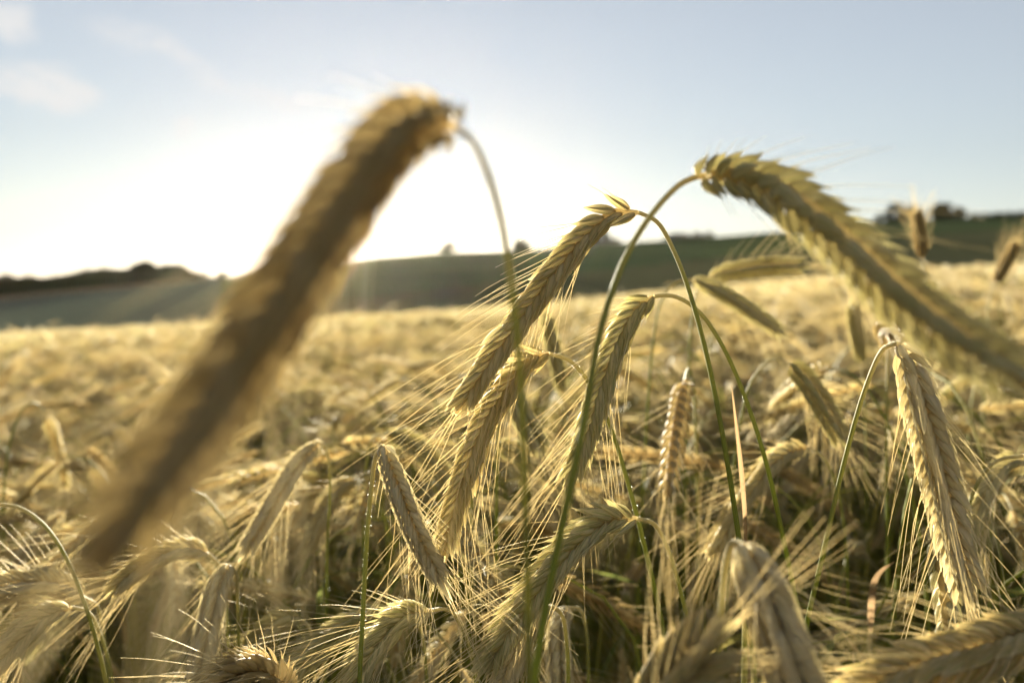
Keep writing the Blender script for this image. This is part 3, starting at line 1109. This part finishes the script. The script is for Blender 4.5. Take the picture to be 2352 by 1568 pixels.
crop = bpy.data.objects.new("rye_crop", field.mesh("rye_crop", [STRAW, AWN, STEM, GREENISH, CHALKY, GOLDEN, LEAF]))
COL.objects.link(crop)
crop["kind"] = "stuff"
crop["label"] = "golden mass of ripe rye filling the field to its far edge"
crop["category"] = "rye crop"
me = crop.data
me.attributes.new("tid", "INT", "POINT").data.foreach_set("value", tid.astype(np.int32))
rot_a = np.zeros((len(tid), 3), np.float32)
rot_a[nv:] = rots
me.attributes.new("rot", "FLOAT_VECTOR", "POINT").data.foreach_set("vector", rot_a.ravel())
scl_a = np.ones(len(tid), np.float32)
scl_a[nv:] = scls
me.attributes.new("scl", "FLOAT", "POINT").data.foreach_set("value", scl_a)
ng = bpy.data.node_groups.new("strew_patches", "GeometryNodeTree")
ng.interface.new_socket("Geometry", in_out="INPUT", socket_type="NodeSocketGeometry")
ng.interface.new_socket("Geometry", in_out="OUTPUT", socket_type="NodeSocketGeometry")
gi, go, jn = ng.nodes.new("NodeGroupInput"), ng.nodes.new("NodeGroupOutput"), ng.nodes.new("GeometryNodeJoinGeometry")


def named(nm, ty):
    nd = ng.nodes.new("GeometryNodeInputNamedAttribute")
    nd.data_type = ty
    nd.inputs["Name"].default_value = nm
    return nd.outputs[0]


a_tid, a_rot, a_scl = named("tid", "INT"), named("rot", "FLOAT_VECTOR"), named("scl", "FLOAT")


def only(val):
    c = ng.nodes.new("FunctionNodeCompare")
    c.data_type, c.operation = "INT", "EQUAL"
    ng.links.new(a_tid, c.inputs[2])
    c.inputs[3].default_value = val
    s = ng.nodes.new("GeometryNodeSeparateGeometry")
    s.domain = "POINT"
    ng.links.new(gi.outputs[0], s.inputs[0])
    ng.links.new(c.outputs[0], s.inputs[1])
    return s.outputs[0]


for k in range(N_NEAR + N_FAR):
    ip = ng.nodes.new("GeometryNodeInstanceOnPoints")
    ng.links.new(only(-1 - k), ip.inputs["Points"])
    ng.links.new(only(k), ip.inputs["Instance"])
    ng.links.new(a_rot, ip.inputs["Rotation"])
    ng.links.new(a_scl, ip.inputs["Scale"])
    ng.links.new(ip.outputs[0], jn.inputs[0])
ng.links.new(jn.outputs[0], go.inputs[0])
md = crop.modifiers.new("strew", "NODES")
md.node_group = ng

# ------------------------------------------------------------------ thin volume added for warm glare round the sun and lifted darks
hz = MB()
c8 = np.array([(x, y, z) for z in (-55, 60) for y in (-4100, 4100) for x in (-4100, 4100)], float)
hz.add(c8, np.array([(0, 2, 3, 1), (4, 5, 7, 6), (0, 1, 5, 4), (2, 6, 7, 3), (0, 4, 6, 2), (1, 3, 7, 5)]))
GLARE_HAZE, N = mat("glare_haze")
pv = N.n("ShaderNodeVolumePrincipled")
pv.inputs["Color"].default_value = (1.0, 0.92, 0.78, 1)
pv.inputs["Density"].default_value = 0.55e-5
pv.inputs["Anisotropy"].default_value = 0.82
ho = N.n("ShaderNodeOutputMaterial")
N.link(pv.outputs[0], ho.inputs["Volume"])
hzo = hz.build("glare_haze", [GLARE_HAZE], None, False)
hzo["kind"] = "stuff"
scene.cycles.volume_bounces = 0

# ------------------------------------------------------------------ trees on the crest


def tree_meshes(rng, h, w, base, n):
    """a tapered trunk with limbs, and a crown of leaf clumps with gaps"""
    tr = MB()
    tube(tr, np.array([(0, 0, -.3), (.03 * h, 0, h * .3), (0, .02 * h, h * .62), (.02 * h, 0, h * .9)]), np.array([.035, .026, .016, .005]) * h, 7)
    cl = []
    for i in range(26):
        a, e = rng.uniform(0, 6.3), rng.uniform(0, 1)
        zz = base + (1 - base) * e
        rr = w * math.sqrt(max(0.05, 1 - (2 * e - .85) ** 2)) * rng.uniform(.3, .95)
        c = np.array((math.cos(a) * rr, math.sin(a) * rr, zz * h * .9))
        cl.append((c, rng.uniform(.16, .3) * h * .62))
        if i % 2 == 0:
            s = np.array((0, 0, h * min(.85, zz * .7)))
            tube(tr, np.array([s, (s + c) / 2 + (0, 0, .03 * h), c]), np.array([.012, .008, .003]) * h, 5)
    cr = MB()
    for c, r in cl:
        d = unit(rng.normal(0, 1, (n, 3))) * (rng.uniform(.25, 1, (n, 1)) ** .6) * r * np.array((1, 1, .8))
        o = c + d
        o[:, 2] = np.maximum(o[:, 2], .15)
        s = h * rng.uniform(.04, .085, (n, 1))
        u_ = unit(rng.normal(0, 1, (n, 3)))
        v_ = unit(np.cross(u_, rng.normal(0, 1, (n, 3))))
        q = np.stack([o - u_ * s, o - v_ * s * .6, o + u_ * s, o + v_ * s * .6], 1).reshape(-1, 3)
        f = np.full((len(q), 3), .5)
        f[:, 2] = np.repeat(rng.uniform(0, 1, n), 4)
        cr.add(q, np.arange(len(q)).reshape(-1, 4), None, 0, f)
    return tr.mesh("trunk", [BARK]), cr.mesh("crown", [FOLI], False)


rng = np.random.default_rng(31)
TREES = [tree_meshes(rng, 1.0, .44, .02, 110), tree_meshes(rng, 1.0, .56, .0, 110), tree_meshes(rng, 1.0, .5, .03, 110), tree_meshes(rng, 1.0, .66, .0, 120)]


def tree(px, top, label, wide=1.0, kind=0, group=None, dr=0.0, name="tree", cat="tree", foot=None):
    az = math.atan((px - 1176) / F)
    r = R_CREST - 3 + dr
    x, y = r * math.sin(az), r * math.cos(az)
    g = float(ground_h(x, y))
    z = CAM[2] + y * (690 - top) / F
    h = max(z - g, 1.2)
    root = thing(name, label, cat, group, (x, y, g - .14 * h), rng.uniform(0, 6.3))
    root.scale = (h * wide * 1.35, h * wide * 1.35, h * 1.04)
    for nm, ms in zip(("trunk", "crown"), TREES[kind]):
        o = bpy.data.objects.new(nm, ms)
        COL.objects.link(o)
        o.parent = root


tops = ([-200, 0, 100, 150, 190, 270, 292, 340, 372, 430, 447], [640, 633, 628, 624, 618, 617, 612, 600, 609, 609, 622])
k = 0
for px in np.arange(-190, 450, 11):
    t = float(np.interp(px, *tops)) + rng.choice([-7, -3, 0, 2, 5, 9]) + rng.uniform(-1, 2)
    tree(px + rng.uniform(-4, 4), t, "dark tree in the long wooded line along the left hilltop", rng.uniform(1.0, 1.5), k % 4, "trees of the wooded line on the left hilltop", rng.uniform(-7, 3))
    k += 1
tree(338, 595, "round taller tree standing out of the wooded line on the left hilltop", .95, 3)
tree(318, 603, "rounded tree on the shoulder of the tallest hilltop tree at left", .9, 1)
tree(512, 618, "low bush on the crest just left of the nearest dark ear", 1.2, 1, None, 0, "bush", "bush")
tree(470, 624, "lowest dark bush at the end of the wooded line", 1.4, 3, None, 0, "bush", "bush")
tree(1030, 551, "small lone tree on the crest right of the sun", 1.0, 1)
tree(1196, 543, "small rounded tree on the crest left of the topmost sharp ear", .95, 2)
tree(1378, 520, "broad dark tree half hidden behind the topmost sharp ear", 1.0, 3)
tree(1412, 545, "lower bush beside the broad tree behind the topmost sharp ear", 1.4, 1, None, 0, "bush", "bush")
for i, px in enumerate((1545, 1570, 1596, 1625)):
    tree(px, 533 - i * .6, "low clipped looking shrub in a short dark row on the crest", 1.6, 1 + i % 3, "shrubs in the short row on the crest", 0, "bush", "bush")
tree(2052, 466, "wide domed dark tree on the right hilltop", 1.25, 3)
tree(2092, 469, "flat topped tree joined to the wide domed tree on the right hilltop", 1.15, 1)
tree(2160, 459, "tall dark tree on the right hilltop, beyond the gap", 1.0, 2)
tree(2198, 473, "lower tree leaning on the tall dark tree on the right hilltop", 1.1, 0)
for i, px in enumerate(range(2235, 2480, 26)):
    tree(px, 487 + rng.uniform(-2, 3), "low dark bush of the hedge along the right hilltop", 1.9, i % 4, "bushes of the hedge on the right hilltop", 0, "bush", "bush")
